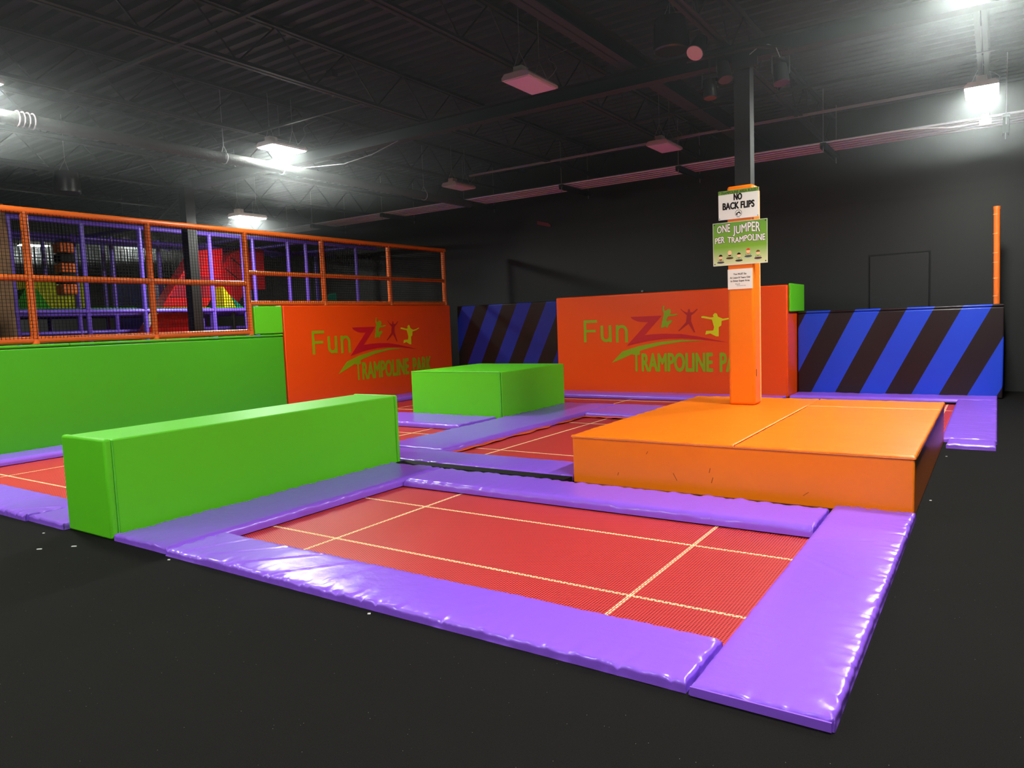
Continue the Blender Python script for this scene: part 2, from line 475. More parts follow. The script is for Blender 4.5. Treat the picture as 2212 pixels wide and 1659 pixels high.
# ------------------------------------------------------------------ lamps
def highbay(x, y, lit, label, group='linear high bay lamps', z=4.3, cable=True):
    t = empty('high_bay_lamp', (x, y, z), label, 'ceiling light', group)
    m = MB()
    prof = [(-.19, 0), (.19, 0), (.19, .03), (.15, .07), (-.15, .07), (-.19, .03)]
    m.prism(prof, lambda a, b, d: (x+a, d, z+.01+b), y-.33, y+.33)
    m.build('housing', M_FIXT, t)
    MB().box(x-.17, x+.17, y-.31, y+.31, z, z+.0095).build('lens', M_LENSON if lit else M_LENSOFF, t)
    MB().box(x-.06, x+.06, y-.27, y-.13, z+.081, z+.16).build('driver_box', M_FIXT, t)
    for s in (-1, 1):
        top = (x, y+s*.22, z+.34)
        m = MB()
        m.path([(x-.12, y+s*.22, z+.08), top, (x+.12, y+s*.22, z+.08)], .004, 4)
        m.tube(top, (x, y+s*.22, 5.115), .004, 4)
        m.build('hanger_wire', M_STEELW, t)
    if cable:
        pts = [Vector((x+.1, y+.2, z+.08)) + Vector((.10*math.sin(i*.9), .05*i, .09*i - .004*i*i)) for i in range(9)]
        MB().path(pts, .004, 5).build('power_cord', M_STEELW, t)
    return t
highbay(-4.67, 7.55, False, 'unlit lamp with pinkish lens, largest of the three dark fixtures, left of the padded post')
highbay(-4.67, 11.75, False, 'small unlit pinkish lamp just left of the steel column with a looped cord')
highbay(-9.27, 12.05, False, 'small unlit lamp with pale underside above the netted railing end')
highbay(-9.27, 7.60, True, 'glowing white lamp hanging over the grey pipe')
highbay(-.22, 11.75, True, 'glowing white lamp on the right, above the pink pipe rack')
highbay(-.22, 7.55, True, 'glowing lamp at the very top right edge of the picture')
for x, y in ((-9.27, 3.4), (-9.27, -.75), (-.22, 3.4), (-.22, -.75), (-4.67, -.75)):  # last one is an unseen lamp added to brighten the green bar's front end
    highbay(x, y, True, 'glowing hall lamp hanging out of the frame over the near floor', cable=False)
highbay(-12.6, 9.36, True, 'glowing lamp between the roof trusses above the red slide', 'playground lamps', 3.79, False)
highbay(-18.6, 10.3, True, 'glowing strip lamp seen through the netting left of the red slide', 'playground lamps', 3.9, False)
highbay(-20.4, 8.7, True, 'glowing strip lamp seen through the netting at far left', 'playground lamps', 3.9, False)

# ------------------------------------------------------------------ pipe and conduit rack
def pipe():
    t = empty('sprinkler_main', (-9.50, -2, 4.075), 'thick grey dusty pipe hung below the roof, lit by the lamp above it', 'pipe')
    MB().tube((-9.50, -2, 4.075), (-9.50, 12.7, 4.075), .076, 16).build('pipe_run', M_DUST, t)
    for y in (2.6, 6.72, 7.75, 11.2):
        m = MB()
        for i in range(12):
            a, b = 2*math.pi*i/12, 2*math.pi*(i+1)/12
            m.tube((-9.50+.092*math.cos(a), y, 4.075+.092*math.sin(a)), (-9.50+.092*math.cos(b), y, 4.075+.092*math.sin(b)), .007, 5)
        for s in (-1, 1): m.tube((-9.50+s*.06, y, 4.15), (-9.50, y, 4.25), .007, 5)
        m.tube((-9.50, y, 4.25), (-9.50, y, 5.115), .006, 5)
        m.build('clevis_hanger', M_STEELW, t)
    for k in range(4):
        y = 4.0+k*.055; m = MB()
        for i in range(12):
            a, b = 2*math.pi*i/12, 2*math.pi*(i+1)/12
            m.tube((-9.50+.09*math.cos(a), y, 4.075+.09*math.sin(a)), (-9.50+.09*math.cos(b), y, 4.075+.09*math.sin(b)), .008, 5)
        m.build('coupling_ring', mat('grey_ring', (125, 108, 114), .6, .3), t)
pipe()

def rack():
    t = empty('conduit_rack', (-5, 13.55, 4.25), 'long pinkish rack of parallel conduits hung along the back wall', 'pipe rack')
    for k in range(5):
        y = 13.12 + k*.175
        m = MB()
        prof = [(.020*math.cos(a), .017*math.sin(a)) for a in [2*math.pi*i/10 for i in range(10)]]
        m.prism(prof, lambda a, b, d, y=y: (d, y+a, 4.266+b), -17.5, 6.4)
        m.build('conduit', M_CONDUIT, t)
    for x in (-17.3, -14.9, -12.4, -9.9, -7.4, -4.92, -2.43, .06, 2.5):
        m = MB().box(x-.045, x+.045, 13.0, 14.22, 4.20, 4.245); m.box(x-.045, x-.035, 13.0, 14.22, 4.16, 4.20); m.box(x+.035, x+.045, 13.0, 14.22, 4.16, 4.20)
        h = m.build('trapeze_arm', M_STEELD, t)
        for y in (13.03, 14.19): MB().tube((x, y, 4.1), (x, y, 5.115), .006, 5).build('threaded_rod', M_STEELW, h)
    b = MB().box(-.27, -.12, 13.02, 13.06, 4.14, 4.22).box(-.24, -.15, 13.03, 13.05, 4.22, 4.30).build('junction_box', M_WHITE, t)
    pts = [Vector((-.27, 13.03, 4.18)), Vector((-.6, 13.02, 4.17)), Vector((-.95, 13.02, 4.22)), Vector((-1.3, 13.03, 4.25)), Vector((-2.3, 13.03, 4.25))]
    MB().path(pts, .008, 6).build('flex_cord', M_WHITE, t)
rack()
def small_wire(pts, label, r=.006):
    tag(MB().path([Vector(p) for p in pts], r, 5).build('loose_cable', M_STEELW), label, 'cable')
small_wire([(-9.42, 8.0, 4.1), (-8.5, 8.15, 4.06), (-8.0, 8.25, 4.14), (-7.55, 8.36, 4.29)], 'thin pale cable looping from the grey pipe toward a roof girder')

# ------------------------------------------------------------------ trampolines
def tramp(h, xs, ys, label):
    x0, x1, y0, y1 = h
    m = MB().box(x0, x1, y0, y1, -.04, -.03)
    o = m.build('trampoline_bed', M_WEB, None)
    tag(o, label, 'trampoline', 'red trampoline beds')
    m = MB(); z0, z1 = -.0305, -.0275
    def dash(horizontal, c, a, b):
        for s, ph in ((-.007, 0), (.007, .014)):
            t = a+.01+ph
            while t < b-.03:
                if horizontal: m.box(t, t+.033, c+s-.0032, c+s+.0032, z0, z1)
                else: m.box(c+s-.0032, c+s+.0032, t, t+.033, z0, z1)
                t += .042
    for c in ys: dash(True, c, x0, x1)
    for c in xs: dash(False, c, y0, y1)
    m.build('stitching', M_STITCH, o)
    return o
tramp(HOLES[0], (-4.0, -1.66), (3.545, 4.545), 'large red woven trampoline bed in the foreground with crossing cream stitch lines')
bed = tramp(HOLES[1], (-4.95,), (7.03, 9.35), 'red trampoline bed between the orange platform and the green block')
def skirt(bed):
    m = MB(); n = 60
    def strip(p, q, off):
        vs = []
        for i in range(n+1):
            t = i/n; a = (p[0]+(q[0]-p[0])*t, p[1]+(q[1]-p[1])*t)
            w = .055+.05*fold((t*9, 1), 3); zz = .012*fold((t*16, 2), 5)
            vs += [(a[0], a[1], .004), (a[0]+off[0]*w, a[1]+off[1]*w, -.012+zz)]
        m.add(vs, [(2*i, 2*i+1, 2*i+3, 2*i+2) for i in range(n)], True)
    strip((-5.40, 6.42), (-5.40, 9.96), (1.6, 0)); strip((-5.40, 9.96), (-3.2, 9.96), (0, -1.6))
    m.build('edge_skirt', mat('orange_skirt', (214, 84, 36), .6, .3), bed)
skirt(bed)
tramp(HOLES[2], (-5.7,), (11.28, 12.2), 'dark red trampoline bed right in front of the wall pad behind the post')
tramp(HOLES[3], (-9.36, -7.3), (3.50, 5.3), 'red trampoline bed at the left edge below the green wall')
tramp(HOLES[4], (-9.36, -6.95), (6.8, 7.68), 'sliver of red trampoline bed just right of the long green bar end')
tramp(HOLES[5], (-9.36,), (9.9, 11.6), 'sliver of dark red trampoline bed between the two green blocks')
tramp(HOLES[6], (-.62,), (9.9, 12.2), 'sliver of red trampoline bed behind the right rear corner of the orange platform')

frame_pad(-4.69, -1.005, 2.64, 3.11, 'long wrinkled purple pad lying along the front edge of the nearest trampoline', 'N', 1, .018, 1.0,
          creases=((-3.98, 2.66, -3.557, 3.10, .012, .014), (-3.60, 2.64, -3.256, 3.1, .013, .016), (-3.2, 2.66, -3.059, 3.1, .014, .010),
                   (-4.3, 2.66, -3.9, 3.1, .012, .010), (-4.5, 2.66, -4.3, 3.1, .015, .008)))
right_pad = frame_pad(-.995, -.455, 2.64, 5.72, 'broad purple pad along the right side of the nearest trampoline, closest to the viewer', 'W', 2, .02, .9,
          creases=((-.999, 4.454, -.578, 4.092, .02, .006), (-.93, 3.984, -.556, 3.654, .02, .006), (-.85, 3.4, -.488, 2.99, .02, .004), (-.958, 4.71, -.62, 4.9, .02, .006)))
frame_pad(-4.69, -1.005, 5.03, 5.60, 'purple pad between the nearest trampoline and the orange platform', 'S', 3, .03, .9)
frame_pad(-5.40, -4.70, 2.66, 5.61, 'shaded purple pad along the right foot of the long green bar', 'E', 4, .03, .8)
frame_pad(-6.0, -3.27, 5.80, 6.40, 'purple pad behind a dark gap, left of the orange platform front corner', 'N', 5, .03, 1.0)
frame_pad(-6.325, -5.36, 6.45, 11.05, 'wide purple pad running from the long green bar past the green block', 'E', 6, .05, .8)
frame_pad(-5.34, -3.26, 9.93, 11.10, 'purple pad behind the middle trampoline, reaching behind the platform', 'SN', 7, .06, .5)
frame_pad(-7.6, -3.02, 12.40, 12.97, 'narrow purple pad along the foot of the rear orange lettered wall pad', 'S', 8, .06, .4)
frame_pad(-10.68, -10.10, 2.2, 8.30, 'shaded purple pad along the foot of the green wall', 'E', 9, .06, .4)
frame_pad(-10.68, -10.10, 8.33, 13.0, 'purple pad along the foot of the left orange lettered wall pad', 'E', 10, .08, .4)
frame_pad(-10.08, -6.70, 2.60, 3.11, 'purple pad at the left edge in front of the trampoline by the green wall', 'N', 11, .02, 1.0,
          creases=((-7.53, 2.70, -7.385, 3.05, .02, .006), (-7.0, 2.62, -6.73, 2.9, .012, .016)))
frame_pad(-6.69, -6.085, 2.62, 5.80, 'short end of purple pad tucked against the left foot of the long green bar', 'W', 12, .03, 1.0)
frame_pad(-10.08, -6.44, 8.12, 9.06, 'purple pad along the front foot of the square green block', 'S', 13, .03, .9)
frame_pad(-2.98, .02, 13.02, 13.64, 'purple pad along the foot of the striped wall pad on the right', 'S', 14, .06, .6)
frame_pad(-.50, .02, 9.16, 13.0, 'ribbed purple pad right of the orange platform running to the striped wall', 'W', 15, .04, 1.2,
          creases=tuple((-.48, 9.5+i*.33, .0, 9.42+i*.33, .03, .005) for i in range(7)))
frame_pad(-.43, .01, 8.76, 9.14, 'small end piece of purple pad beside the rear right corner of the orange platform', '', 16, .05, .7)

MB().box(-.985, -.465, 2.630, 2.639, .004, .040).build('end_flap', M_PURPLE, right_pad)
# black bar put in as the dark gap between the two trampolines
tag(MB().box(-5.35, -3.27, 5.63, 5.785, 0, .046).build('dark_gap_strip', M_BLACKF), 'thin black strip standing in for the dark gap between the two purple pads left of the platform', 'edging')

# ------------------------------------------------------------------ green blocks
def green_bar():
    t = empty('foam_bar', (-5.74, 4.24, 0), 'long low bright green padded bar in the left foreground', 'foam block', 'green foam blocks')
    rbox('core', M_GREEN, t, -6.07, -5.43, 2.72, 5.745, 0.0, .748, .012)
    rbox('end_panel', M_GREEN, t, -6.075, -5.425, 2.655, 2.716, 0.0, .756, .02)
    rbox('end_panel', M_GREEN, t, -6.075, -5.425, 5.75, 5.795, 0.0, .756, .02)
    MB().tube((-5.432, 2.718, .004), (-5.432, 2.718, .74), .006, 6).build('corner_piping', M_GREENT, t)
green_bar()
def green_block():
    t = empty('foam_block', (-7.28, 10.08, 0), 'square bright green padded block in the middle distance', 'foam block', 'green foam blocks')
    rbox('core', M_GREEN, t, -8.19, -6.37, 9.10, 11.03, 0.0, .742, .014)
    rbox('side_panel', M_GREEN, t, -6.366, -6.335, 9.11, 11.03, 0.0, .738, .01)
    MB().tube((-6.368, 9.102, .004), (-6.368, 9.102, .735), .007, 6).build('corner_piping', M_GREENT, t)
    MB().tube((-8.18, 9.102, .738), (-6.375, 9.102, .738), .007, 6).build('top_piping', M_GREENT, t)
green_block()
# small wall blocks
tag(rbox('corner_block', M_GREEN, None, -10.9, -10.70, 7.95, 8.54, 1.46, 1.945, .015), 'small square green pad on the left wall beside the orange lettered panel', 'wall pad', 'green corner blocks')
tag(rbox('corner_block', M_GREEN, None, -2.996, -2.955, 13.05, 14.09, 1.50, 1.985, .012), 'small green block at the right end of the rear orange panel', 'wall pad', 'green corner blocks')

# ------------------------------------------------------------------ wall pads
def green_wall():
    t = empty('wall_pad', (-10.85, 4, 0), 'long tall green padded wall along the left side under the railing', 'wall pad')
    rbox('cushion', M_GREEN_DIM, t, -11.0, -10.70, -1.5, 8.53, 0, 1.40, .02)
    for a, b in ((-1.5, 2.4), (2.41, 4.9), (4.91, 6.3), (6.31, 8.53)):
        rbox('top_cap', M_GREEN_DIM, t, -11.0, -10.695, a, b, 1.405, 1.445, .015)
green_wall()

def funz_logo(parent, P, X):
    """lettering and figures on a lettered wall pad; P(u) gives the wall point u metres from the pad's left edge, X the running direction"""
    up = Vector((0, 0, 1)); N = X.cross(up)
    def fn(a, b, d): return P + X*a + up*b + N*d
    def poly(name, pts, m, d=.004): MB().prism(pts, fn, .0005, d).build(name, m, parent)
    F = [(-6.967, 1.481), (-6.664, 1.477), (-6.664, 1.425), (-6.912, 1.425), (-6.911, 1.284), (-6.699, 1.284), (-6.699, 1.234), (-6.911, 1.234), (-6.911, 1.035), (-6.967, 1.033)]
    sh = lambda pts: [(a+7.59, b) for a, b in pts]
    mm = MB(); mm.prism(sh(F), fn, .0005, .004)
    def arcs(cx, cy, r, wd, a0, a1, n=12):
        out = [(cx+r*math.cos(a0+(a1-a0)*i/n), cy+r*math.sin(a0+(a1-a0)*i/n)) for i in range(n+1)]
        inn = [(cx+(r-wd)*math.cos(a0+(a1-a0)*i/n), cy+(r-wd)*math.sin(a0+(a1-a0)*i/n)) for i in range(n+1)]
        return out+inn[::-1]
    W = .056
    # u
    mm.prism(sh(arcs(-6.468, 1.150, .118, W, math.pi, 2*math.pi)), fn, .0005, .004)
    mm.prism(sh([(-6.586, 1.15), (-6.586+W, 1.15), (-6.586+W, 1.365), (-6.586, 1.365)]), fn, .0006, .0041)
    mm.prism(sh([(-6.350-W, 1.03), (-6.350, 1.03), (-6.350, 1.365), (-6.350-W, 1.365)]), fn, .0007, .0042)
    # n
    mm.prism(sh(arcs(-6.127, 1.238, .126, W, 0, math.pi)), fn, .0005, .004)
    mm.prism(sh([(-6.001-W, 1.02), (-6.001, 1.02), (-6.001, 1.238), (-6.001-W, 1.238)]), fn, .0006, .0041)
    mm.prism(sh([(-6.253, 1.02), (-6.253+W, 1.02), (-6.253+W, 1.365), (-6.253, 1.365)]), fn, .0007, .0042)
    mm.build('fun_lettering', M_LOGOG, parent)
    Z = [(-5.935, 1.515), (-5.288, 1.517), (-5.646, 1.155), (-5.45, 1.170), (-5.245, 1.173), (-4.915, 1.16), (-4.593, 1.109), (-4.281, 1.042), (-4.021, .985), (-4.281, 1.018), (-4.594, 1.060), (-4.916, 1.081), (-5.247, 1.078), (-5.588, 1.041), (-6.021, .955), (-5.571, 1.402), (-5.700, 1.408), (-5.788, 1.422), (-5.892, 1.469)]
    poly('letter_z', sh(Z), M_LOGOR, .0055)
    S = [(-6.362, .616), (-6.122, .844), (-5.765, .947), (-5.333, 1.021), (-4.917, 1.05), (-4.452, 1.032), (-4.917, 1.014), (-5.334, .957), (-5.679, .873), (-5.945, .777), (-6.126, .704)]
    poly('green_swoosh', sh(S), M_LOGOG, .005)
    J1 = [(-5.259, 1.701), (-5.218, 1.699), (-5.244, 1.653), (-5.22, 1.597), (-5.186, 1.619), (-5.16, 1.641), (-5.111, 1.624), (-5.104, 1.576), (-5.129, 1.538), (-5.072, 1.531), (-4.989, 1.544), (-4.97, 1.527), (-5.072, 1.5), (-5.163, 1.497), (-5.198, 1.422), (-5.174, 1.398), (-5.123, 1.428), (-5.074, 1.415), (-5.116, 1.364), (-5.15, 1.342), (-5.176, 1.279), (-5.226, 1.312), (-5.26, 1.29), (-5.31, 1.283), (-5.291, 1.378), (-5.246, 1.55), (-5.268, 1.63)]
    J2 = [(-4.914, 1.634), (-4.866, 1.59), (-4.802, 1.557), (-4.778, 1.56), (-4.769, 1.617), (-4.737, 1.616), (-4.73, 1.558), (-4.682, 1.556), (-4.601, 1.618), (-4.585, 1.605), (-4.658, 1.536), (-4.711, 1.499), (-4.716, 1.391), (-4.671, 1.266), (-4.64, 1.187), (-4.664, 1.18), (-4.765, 1.346), (-4.955, 1.211), (-4.966, 1.224), (-4.813, 1.378), (-4.795, 1.502), (-4.842, 1.55), (-4.909, 1.615)]
    J3 = [(-4.521, 1.474), (-4.477, 1.478), (-4.337, 1.447), (-4.29, 1.456), (-4.305, 1.492), (-4.266, 1.528), (-4.228, 1.511), (-4.213, 1.458), (-4.122, 1.417), (-4.015, 1.431), (-3.93, 1.46), (-3.92, 1.445), (-4.016, 1.406), (-4.145, 1.38), (-4.154, 1.297), (-4.2, 1.268), (-4.203, 1.101), (-4.249, 1.102), (-4.357, 1.158), (-4.451, 1.137), (-4.434, 1.206), (-4.301, 1.21), (-4.285, 1.27), (-4.322, 1.409), (-4.477, 1.441), (-4.517, 1.446)]
    poly('jumper_figure', sh(J1), M_LOGOG, .006); poly('jumper_figure', sh(J2), M_LOGOD); poly('jumper_figure', sh(J3), M_LOGOY)
    # condensed block lettering
    def letters(s, u0, u1):
        text_obj('park_lettering', s, M_LOGOG, parent, P + X*((u0+u1)/2) + up*.462, X, .485, width=u1-u0-.02, out=.0045, spread=.013)
    text_obj('park_lettering', 'T', M_LOGOG, parent, P + X*(-5.83+7.59) + up*.462, X, .54, width=.14, out=.0045, spread=.010)
    letters('RAMPOLINE', -5.72+7.59, -4.315+7.59)
    letters('PARK', -4.19+7.59, -3.56+7.59)

def lettered_pads():
    t = empty('lettered_wall_pad', (-5.3, 13.3, 0), 'rear orange wall pad with park lettering, partly behind the padded post', 'wall pad', 'orange lettered wall pads')
    rbox('cushion', M_PANEL, t, -7.60, -3.0, 13.0, 14.0, .005, 1.965, .025)
    funz_logo(t, Vector((-7.59, 13.0, 0)), Vector((1, 0, 0)))
    t = empty('lettered_wall_pad', (-10.9, 11, 0), 'left orange wall pad with park lettering beneath the netted railing', 'wall pad', 'orange lettered wall pads')
    rbox('cushion', M_PANEL, t, -11.0, -10.70, 8.56, 13.36, .005, 1.955, .02)
    funz_logo(t, Vector((-10.70, 8.56, 0)), Vector((0, 1, 0)))
lettered_pads()

def striped(name, x0, x1, y0, y1, h, m, label, cap):
    t = empty(name, ((x0+x1)/2, (y0+y1)/2, 0), label, 'wall pad', 'blue and black striped wall pads')
    me = rbox_mesh('cushion', x0, x1, y0, y1, .002, h-(.045 if cap else 0), .02)
    link('cushion', me, m, t, origin=(0, y0, 0))
    if cap:
        me = rbox_mesh('top_cap', x0, x1, y0, y1, h-.04, h, .018); link('top_cap', me, m, t, origin=(0, y0, 0))
    return t
striped('striped_wall_pad', -2.98, .09, 13.66, 14.45, 1.495, stripe_mat('blue_black_stripes', -2.748, .063, .79), 'low wall pad with slanting blue and black stripes on the right', True)
striped('striped_wall_pad', -10.69, -7.61, 13.60, 14.4, 1.925, stripe_mat('blue_black_stripes_dimmed', -10.40, .6, .775, (30, 23, 22), (27, 42, 138)), 'dim striped blue and black wall pad between the two orange panels', False)  # stripe colours darkened to imitate the weak light in the far corner

# ------------------------------------------------------------------ orange platform and post
def platform():
    t = empty('padded_platform', (-1.86, 7.45, 0), 'big low orange padded platform on the right around the post', 'platform')
    rbox('body', M_ORANGE, t, -3.235, -.468, 5.75, 9.13, 0.0, .425, .012)
    def top(x0, x1, y0, y1, seed):
        me = pad_mesh('top_panel', x0, x1, y0, y1, .027, '', seed, .06, .35, zlift=.424)
        link('top_panel', me, M_ORANGE, t)
    top(-3.245, -1.747, 5.74, 9.14, 31)
    top(-1.741, -.460, 5.74, 8.42, 32)
    top(-1.741, -.460, 8.425, 9.14, 33)
    MB().tube((-1.744, 5.76, .449), (-1.744, 8.42, .449), .005, 6).build('seam_cord', M_SEAM, t)
    MB().tube((-1.74, 8.4225, .449), (-.47, 8.4225, .449), .004, 6).build('seam_cord', M_SEAM, t)
    MB().tube((-3.23, 5.746, .424), (-.47, 5.746, .424), .004, 6).build('edge_piping', M_SEAM, t)
    m = MB()   # scuff marks on the front
    for x, z, l, a in ((-2.25, .14, .07, -.5), (-2.78, .12, .03, .3), (-1.95, .22, .04, .2), (-1.93, .14, .05, .25), (-2.5, .33, .03, .5), (-1.2, .1, .05, .9)):
        dx, dz = l*math.sin(a)/2, l*math.cos(a)/2
        m.add([(x-dx-.003, 5.7495, z-dz), (x-dx+.003, 5.7495, z-dz), (x+dx+.004, 5.7495, z+dz), (x+dx-.002, 5.7495, z+dz)], [(0, 1, 2, 3)])
    m.build('scuff_marks', mat('scuff_brown', (150, 70, 20), .7, .2), t)
platform()

PX0, PX1, PY0, PY1 = -2.572, -2.275, 8.30, 8.57
def post():
    t = empty('post_pad', (-2.43, 8.43, .452), 'tall orange padded sleeve around the steel column on the platform', 'post pad')
    m = MB()
    rbox('sleeve', M_ORANGE, t, PX0, PX1, PY0, PY1, .4515, 2.935, .03)
    MB().box(PX1+.0005, PX1+.006, PY1-.05, PY1-.025, .48, 2.88).build('closure_flap', M_SEAM, t)
    MB().box(PX1+.0005, PX1+.004, PY0+.06, PY0+.064, .78, .86).build('tear_mark', M_INK, t)
post()

def sign_board(name, x0, x1, z0, z1, m, label):
    t = empty(name, ((x0+x1)/2, PY0-.004, z0), label, 'sign')
    MB().box(x0, x1, PY0-.009, PY0-.002, z0, z1).build('board', m, t)
    return t
YS = PY0-.009
def sfn(a, b, d): return Vector((a, YS-d, b))
def disc_pts(cx, cz, rx, rz, n=20, a0=0, a1=2*math.pi):
    return [(cx+rx*math.cos(a0+(a1-a0)*i/n), cz+rz*math.sin(a0+(a1-a0)*i/n)) for i in range(n if abs(a1-a0) > 6.2 else n+1)]
XR = Vector((1, 0, 0))
def signs():
    k = 8.30/8.586
    # rules sign
    x0, x1, z0, z1 = -2.663, -2.212, 2.566, 2.888
    t = sign_board('rules_sign', x0, x1, z0, z1, M_WHITE, 'white sign reading NO BACK FLIPS under a green header, topmost on the post')
    MB().box(x0, x1, YS-.001, YS-.0002, z1-.042, z1).build('header_band', mat('header_green', (120, 160, 70), .5, .3), t)
    text_obj('header_lettering', 'TRAMPOLINE AREA RULES', M_SIGNG, t, (( x0+x1)/2, YS, z1-.037), XR, .043, width=.40, out=.0016, spread=.0012)
    text_obj('sign_lettering', 'NO', M_INK, t, (-2.442, YS, 2.776), XR, .098, width=.088, out=.001, spread=.0045)
    text_obj('sign_lettering', 'BACK FLIPS', M_INK, t, (-2.437, YS, 2.679), XR, .104, width=.350, out=.001, spread=.0042)
    m = MB(); ring = disc_pts(-2.437, 2.625, .038, .038, 28); inn = disc_pts(-2.437, 2.625, .034, .034, 28)
    for i in range(28):
        j = (i+1) % 28
        m.prism([ring[i], ring[j], inn[j], inn[i]], sfn, .0003, .001)
    m.prism([(-2.466, 2.612), (-2.459, 2.630), (-2.442, 2.638), (-2.433, 2.640), (-2.430, 2.652), (-2.426, 2.640), (-2.416, 2.630), (-2.410, 2.612), (-2.417, 2.611), (-2.428, 2.626), (-2.442, 2.626), (-2.450, 2.618), (-2.446, 2.604), (-2.452, 2.602)], sfn, .0003, .001)
    m.build('flip_symbol', M_INK, t)
    text_obj('small_print', 'FunZ', mat('grey_ink', (120, 112, 100), .6, .2), t, (-2.437, YS, 2.574), XR, .016, out=.001)
    m = MB()
    for a, b in ((x0+.012, z0+.014), (x1-.012, z0+.014), (x0+.012, z1-.014), (x1-.012, z1-.014)): m.prism(disc_pts(a, b, .005, .005, 10), sfn, .0018, .003)
    m.build('screw_head', M_INK, t)
    # one jumper sign
    x0, x1, z0, z1 = -2.732, -2.122, 2.052, 2.536
    t = sign_board('jumper_sign', x0, x1, z0, z1, M_SIGNP, 'green sign reading ONE JUMPER PER TRAMPOLINE with five cartoon jumpers')
    m = MB()
    for a, b, c, d in ((x0, x1, z0, z0+.005), (x0, x1, z1-.004, z1), (x0, x0+.004, z0, z1), (x1-.004, x1, z0, z1)): m.box(a, b, YS-.0006, YS-.0001, c, d)
    m.build('white_border', M_WHITE, t)
    for s, cx, zz, sz, wd in (('ONE', -2.608, 2.424, .118, .148), ('JUMPER', -2.350, 2.408, .138, .300), ('PER', -2.652, 2.306, .096, .108), ('TRAMPOLINE', -2.354, 2.306, .094, .415)):
        text_obj('letter_shadow', s, M_INK, t, (cx, YS, zz), XR, sz, width=wd, out=.0006, spread=.0062, wob=14)
        text_obj('sign_lettering', s, M_WHITE, t, (cx, YS, zz), XR, sz, width=wd, out=.0018, spread=.0024, wob=14)
    hairs = (M_INK, None, M_INK, mat('print_red_hair', (220, 80, 50), .6, .2), mat('print_brown_hair', (110, 84, 40), .6, .2))
    shirts = (mat('print_brown', (150, 70, 40), .6, .2), M_INK, mat('print_grey', (120, 150, 110), .6, .2), mat('print_orange', (230, 130, 70), .6, .2), mat('print_green', (120, 180, 70), .6, .2))
    mats_ = (mat('print_slate', (74, 74, 86), .6, .2), mat('print_umber', (92, 66, 46), .6, .2), mat('print_dark', (66, 58, 54), .6, .2), mat('print_blue', (70, 86, 104), .6, .2), mat('print_plum', (92, 50, 80), .6, .2))
    for i, (cx, cz) in enumerate(((-2.645, 2.150), (-2.541, 2.192), (-2.437, 2.158), (-2.333, 2.198), (-2.225, 2.170))):
        MB().prism(disc_pts(cx, cz-.060, .042, .012, 20), sfn, .0003, .0012).build('printed_trampoline', mats_[i], t)
        f = MB().prism(disc_pts(cx, cz, .022, .026, 20), sfn, .0003, .0014).build('printed_child', M_SKIN, t)
        m = MB().prism([(cx-.013, cz-.022), (cx+.013, cz-.022), (cx+.016, cz-.038), (cx-.016, cz-.038)], sfn, .0002, .0011)
        m.build('shirt', shirts[i], f)
        m = MB()
        for s in (-1, 1): m.prism([(cx+s*.022, cz-.042), (cx+s*.030, cz-.034), (cx+s*.032, cz-.037), (cx+s*.025, cz-.046)], sfn, .0003, .0012)
        m.build('shoes', M_INK, f)
        if hairs[i]:
            MB().prism(disc_pts(cx, cz+.003, .0225, .026, 14, .15, math.pi-.15), sfn, .0013, .0018).build('hair', hairs[i], f)
    m = MB()
    for a, b in ((x0+.02, z0+.02), (x1-.02, z0+.022), (x0+.02, z1-.02), (x1-.02, z1-.02)): m.prism(disc_pts(a, b, .006, .007, 10), sfn, .0005, .003)
    m.build('screw_head', M_INK, t)
    # paper notice
    x0, x1, z0, z1 = -2.568, -2.288, 1.778, 2.004
    t = empty('paper_notice', ((x0+x1)/2, PY0-.003, z0), 'white paper notice about minimum age taped low on the post', 'notice')
    MB().box(x0, x1, PY0-.005, PY0-.002, z0, z1).build('sheet', M_PAPER, t)
    Y2 = PY0-.005
    for s, zz, sz, wd in (('You MUST Be', 1.938, .028, .145), ('At Least 8 Years Old', 1.898, .028, .225), ('to Enter Super Area', 1.862, .028, .215)):
        text_obj('notice_lettering', s, mat('soft_ink', (70, 62, 58), .7, .2), t, (-2.43, Y2, zz), XR, sz, width=wd, out=.0008, spread=.0007)
    text_obj('notice_logo', 'FunZ', mat('soft_ink', (70, 62, 58)), t, (-2.455, Y2, 1.826), XR, .024, out=.0008)
    text_obj('notice_logo', 'TRAMPOLINE PARK', mat('soft_ink', (70, 62, 58)), t, (-2.415, Y2, 1.811), XR, .012, out=.0008)
signs()

# stage lights clamped to the column top
def stage_light(pos, aim, L, r, label, lens, stem):
    p = Vector(pos); d = Vector(aim).normalized()
    t = empty('stage_light', p, label, 'spotlight', 'spotlights clamped to the column')
    MB().tube(p-d*L*.5, p+d*L*.5, r*.85, 18, r).build('can', M_SPKR, t)
    MB().tube(p+d*L*.5, p+d*(L*.5+.006), r*.92, 18).build('lens', lens, t)
    s = d.cross(Vector((0, 0, 1)))
    s = s.normalized() if s.length > .1 else Vector((1, 0, 0))
    m = MB(); top = p+Vector((0, 0, r+.10))
    m.path([p+s*(r+.012), top+s*(r+.012), top-s*(r+.012), p-s*(r+.012)], .008, 6)
    m.tube(top, (top.x, top.y, stem), .012, 6)
    m.build('yoke', M_STEELB, t)
    return t
M_PINKL = mat('pink_lens', (235, 205, 198), .4, .4)
M_DARKL = mat('dark_lens', (50, 48, 50), .3, .5)
stage_light((-2.74, 8.28, 4.04), (.05, -.1, -1), .20, .075, 'lowest black spotlight can hanging left of the column', M_DARKL, 4.358)
stage_light((-2.575, 8.28, 4.19), (.25, -.3, -1), .20, .08, 'black spotlight can tilted in front of the column', M_DARKL, 4.358)
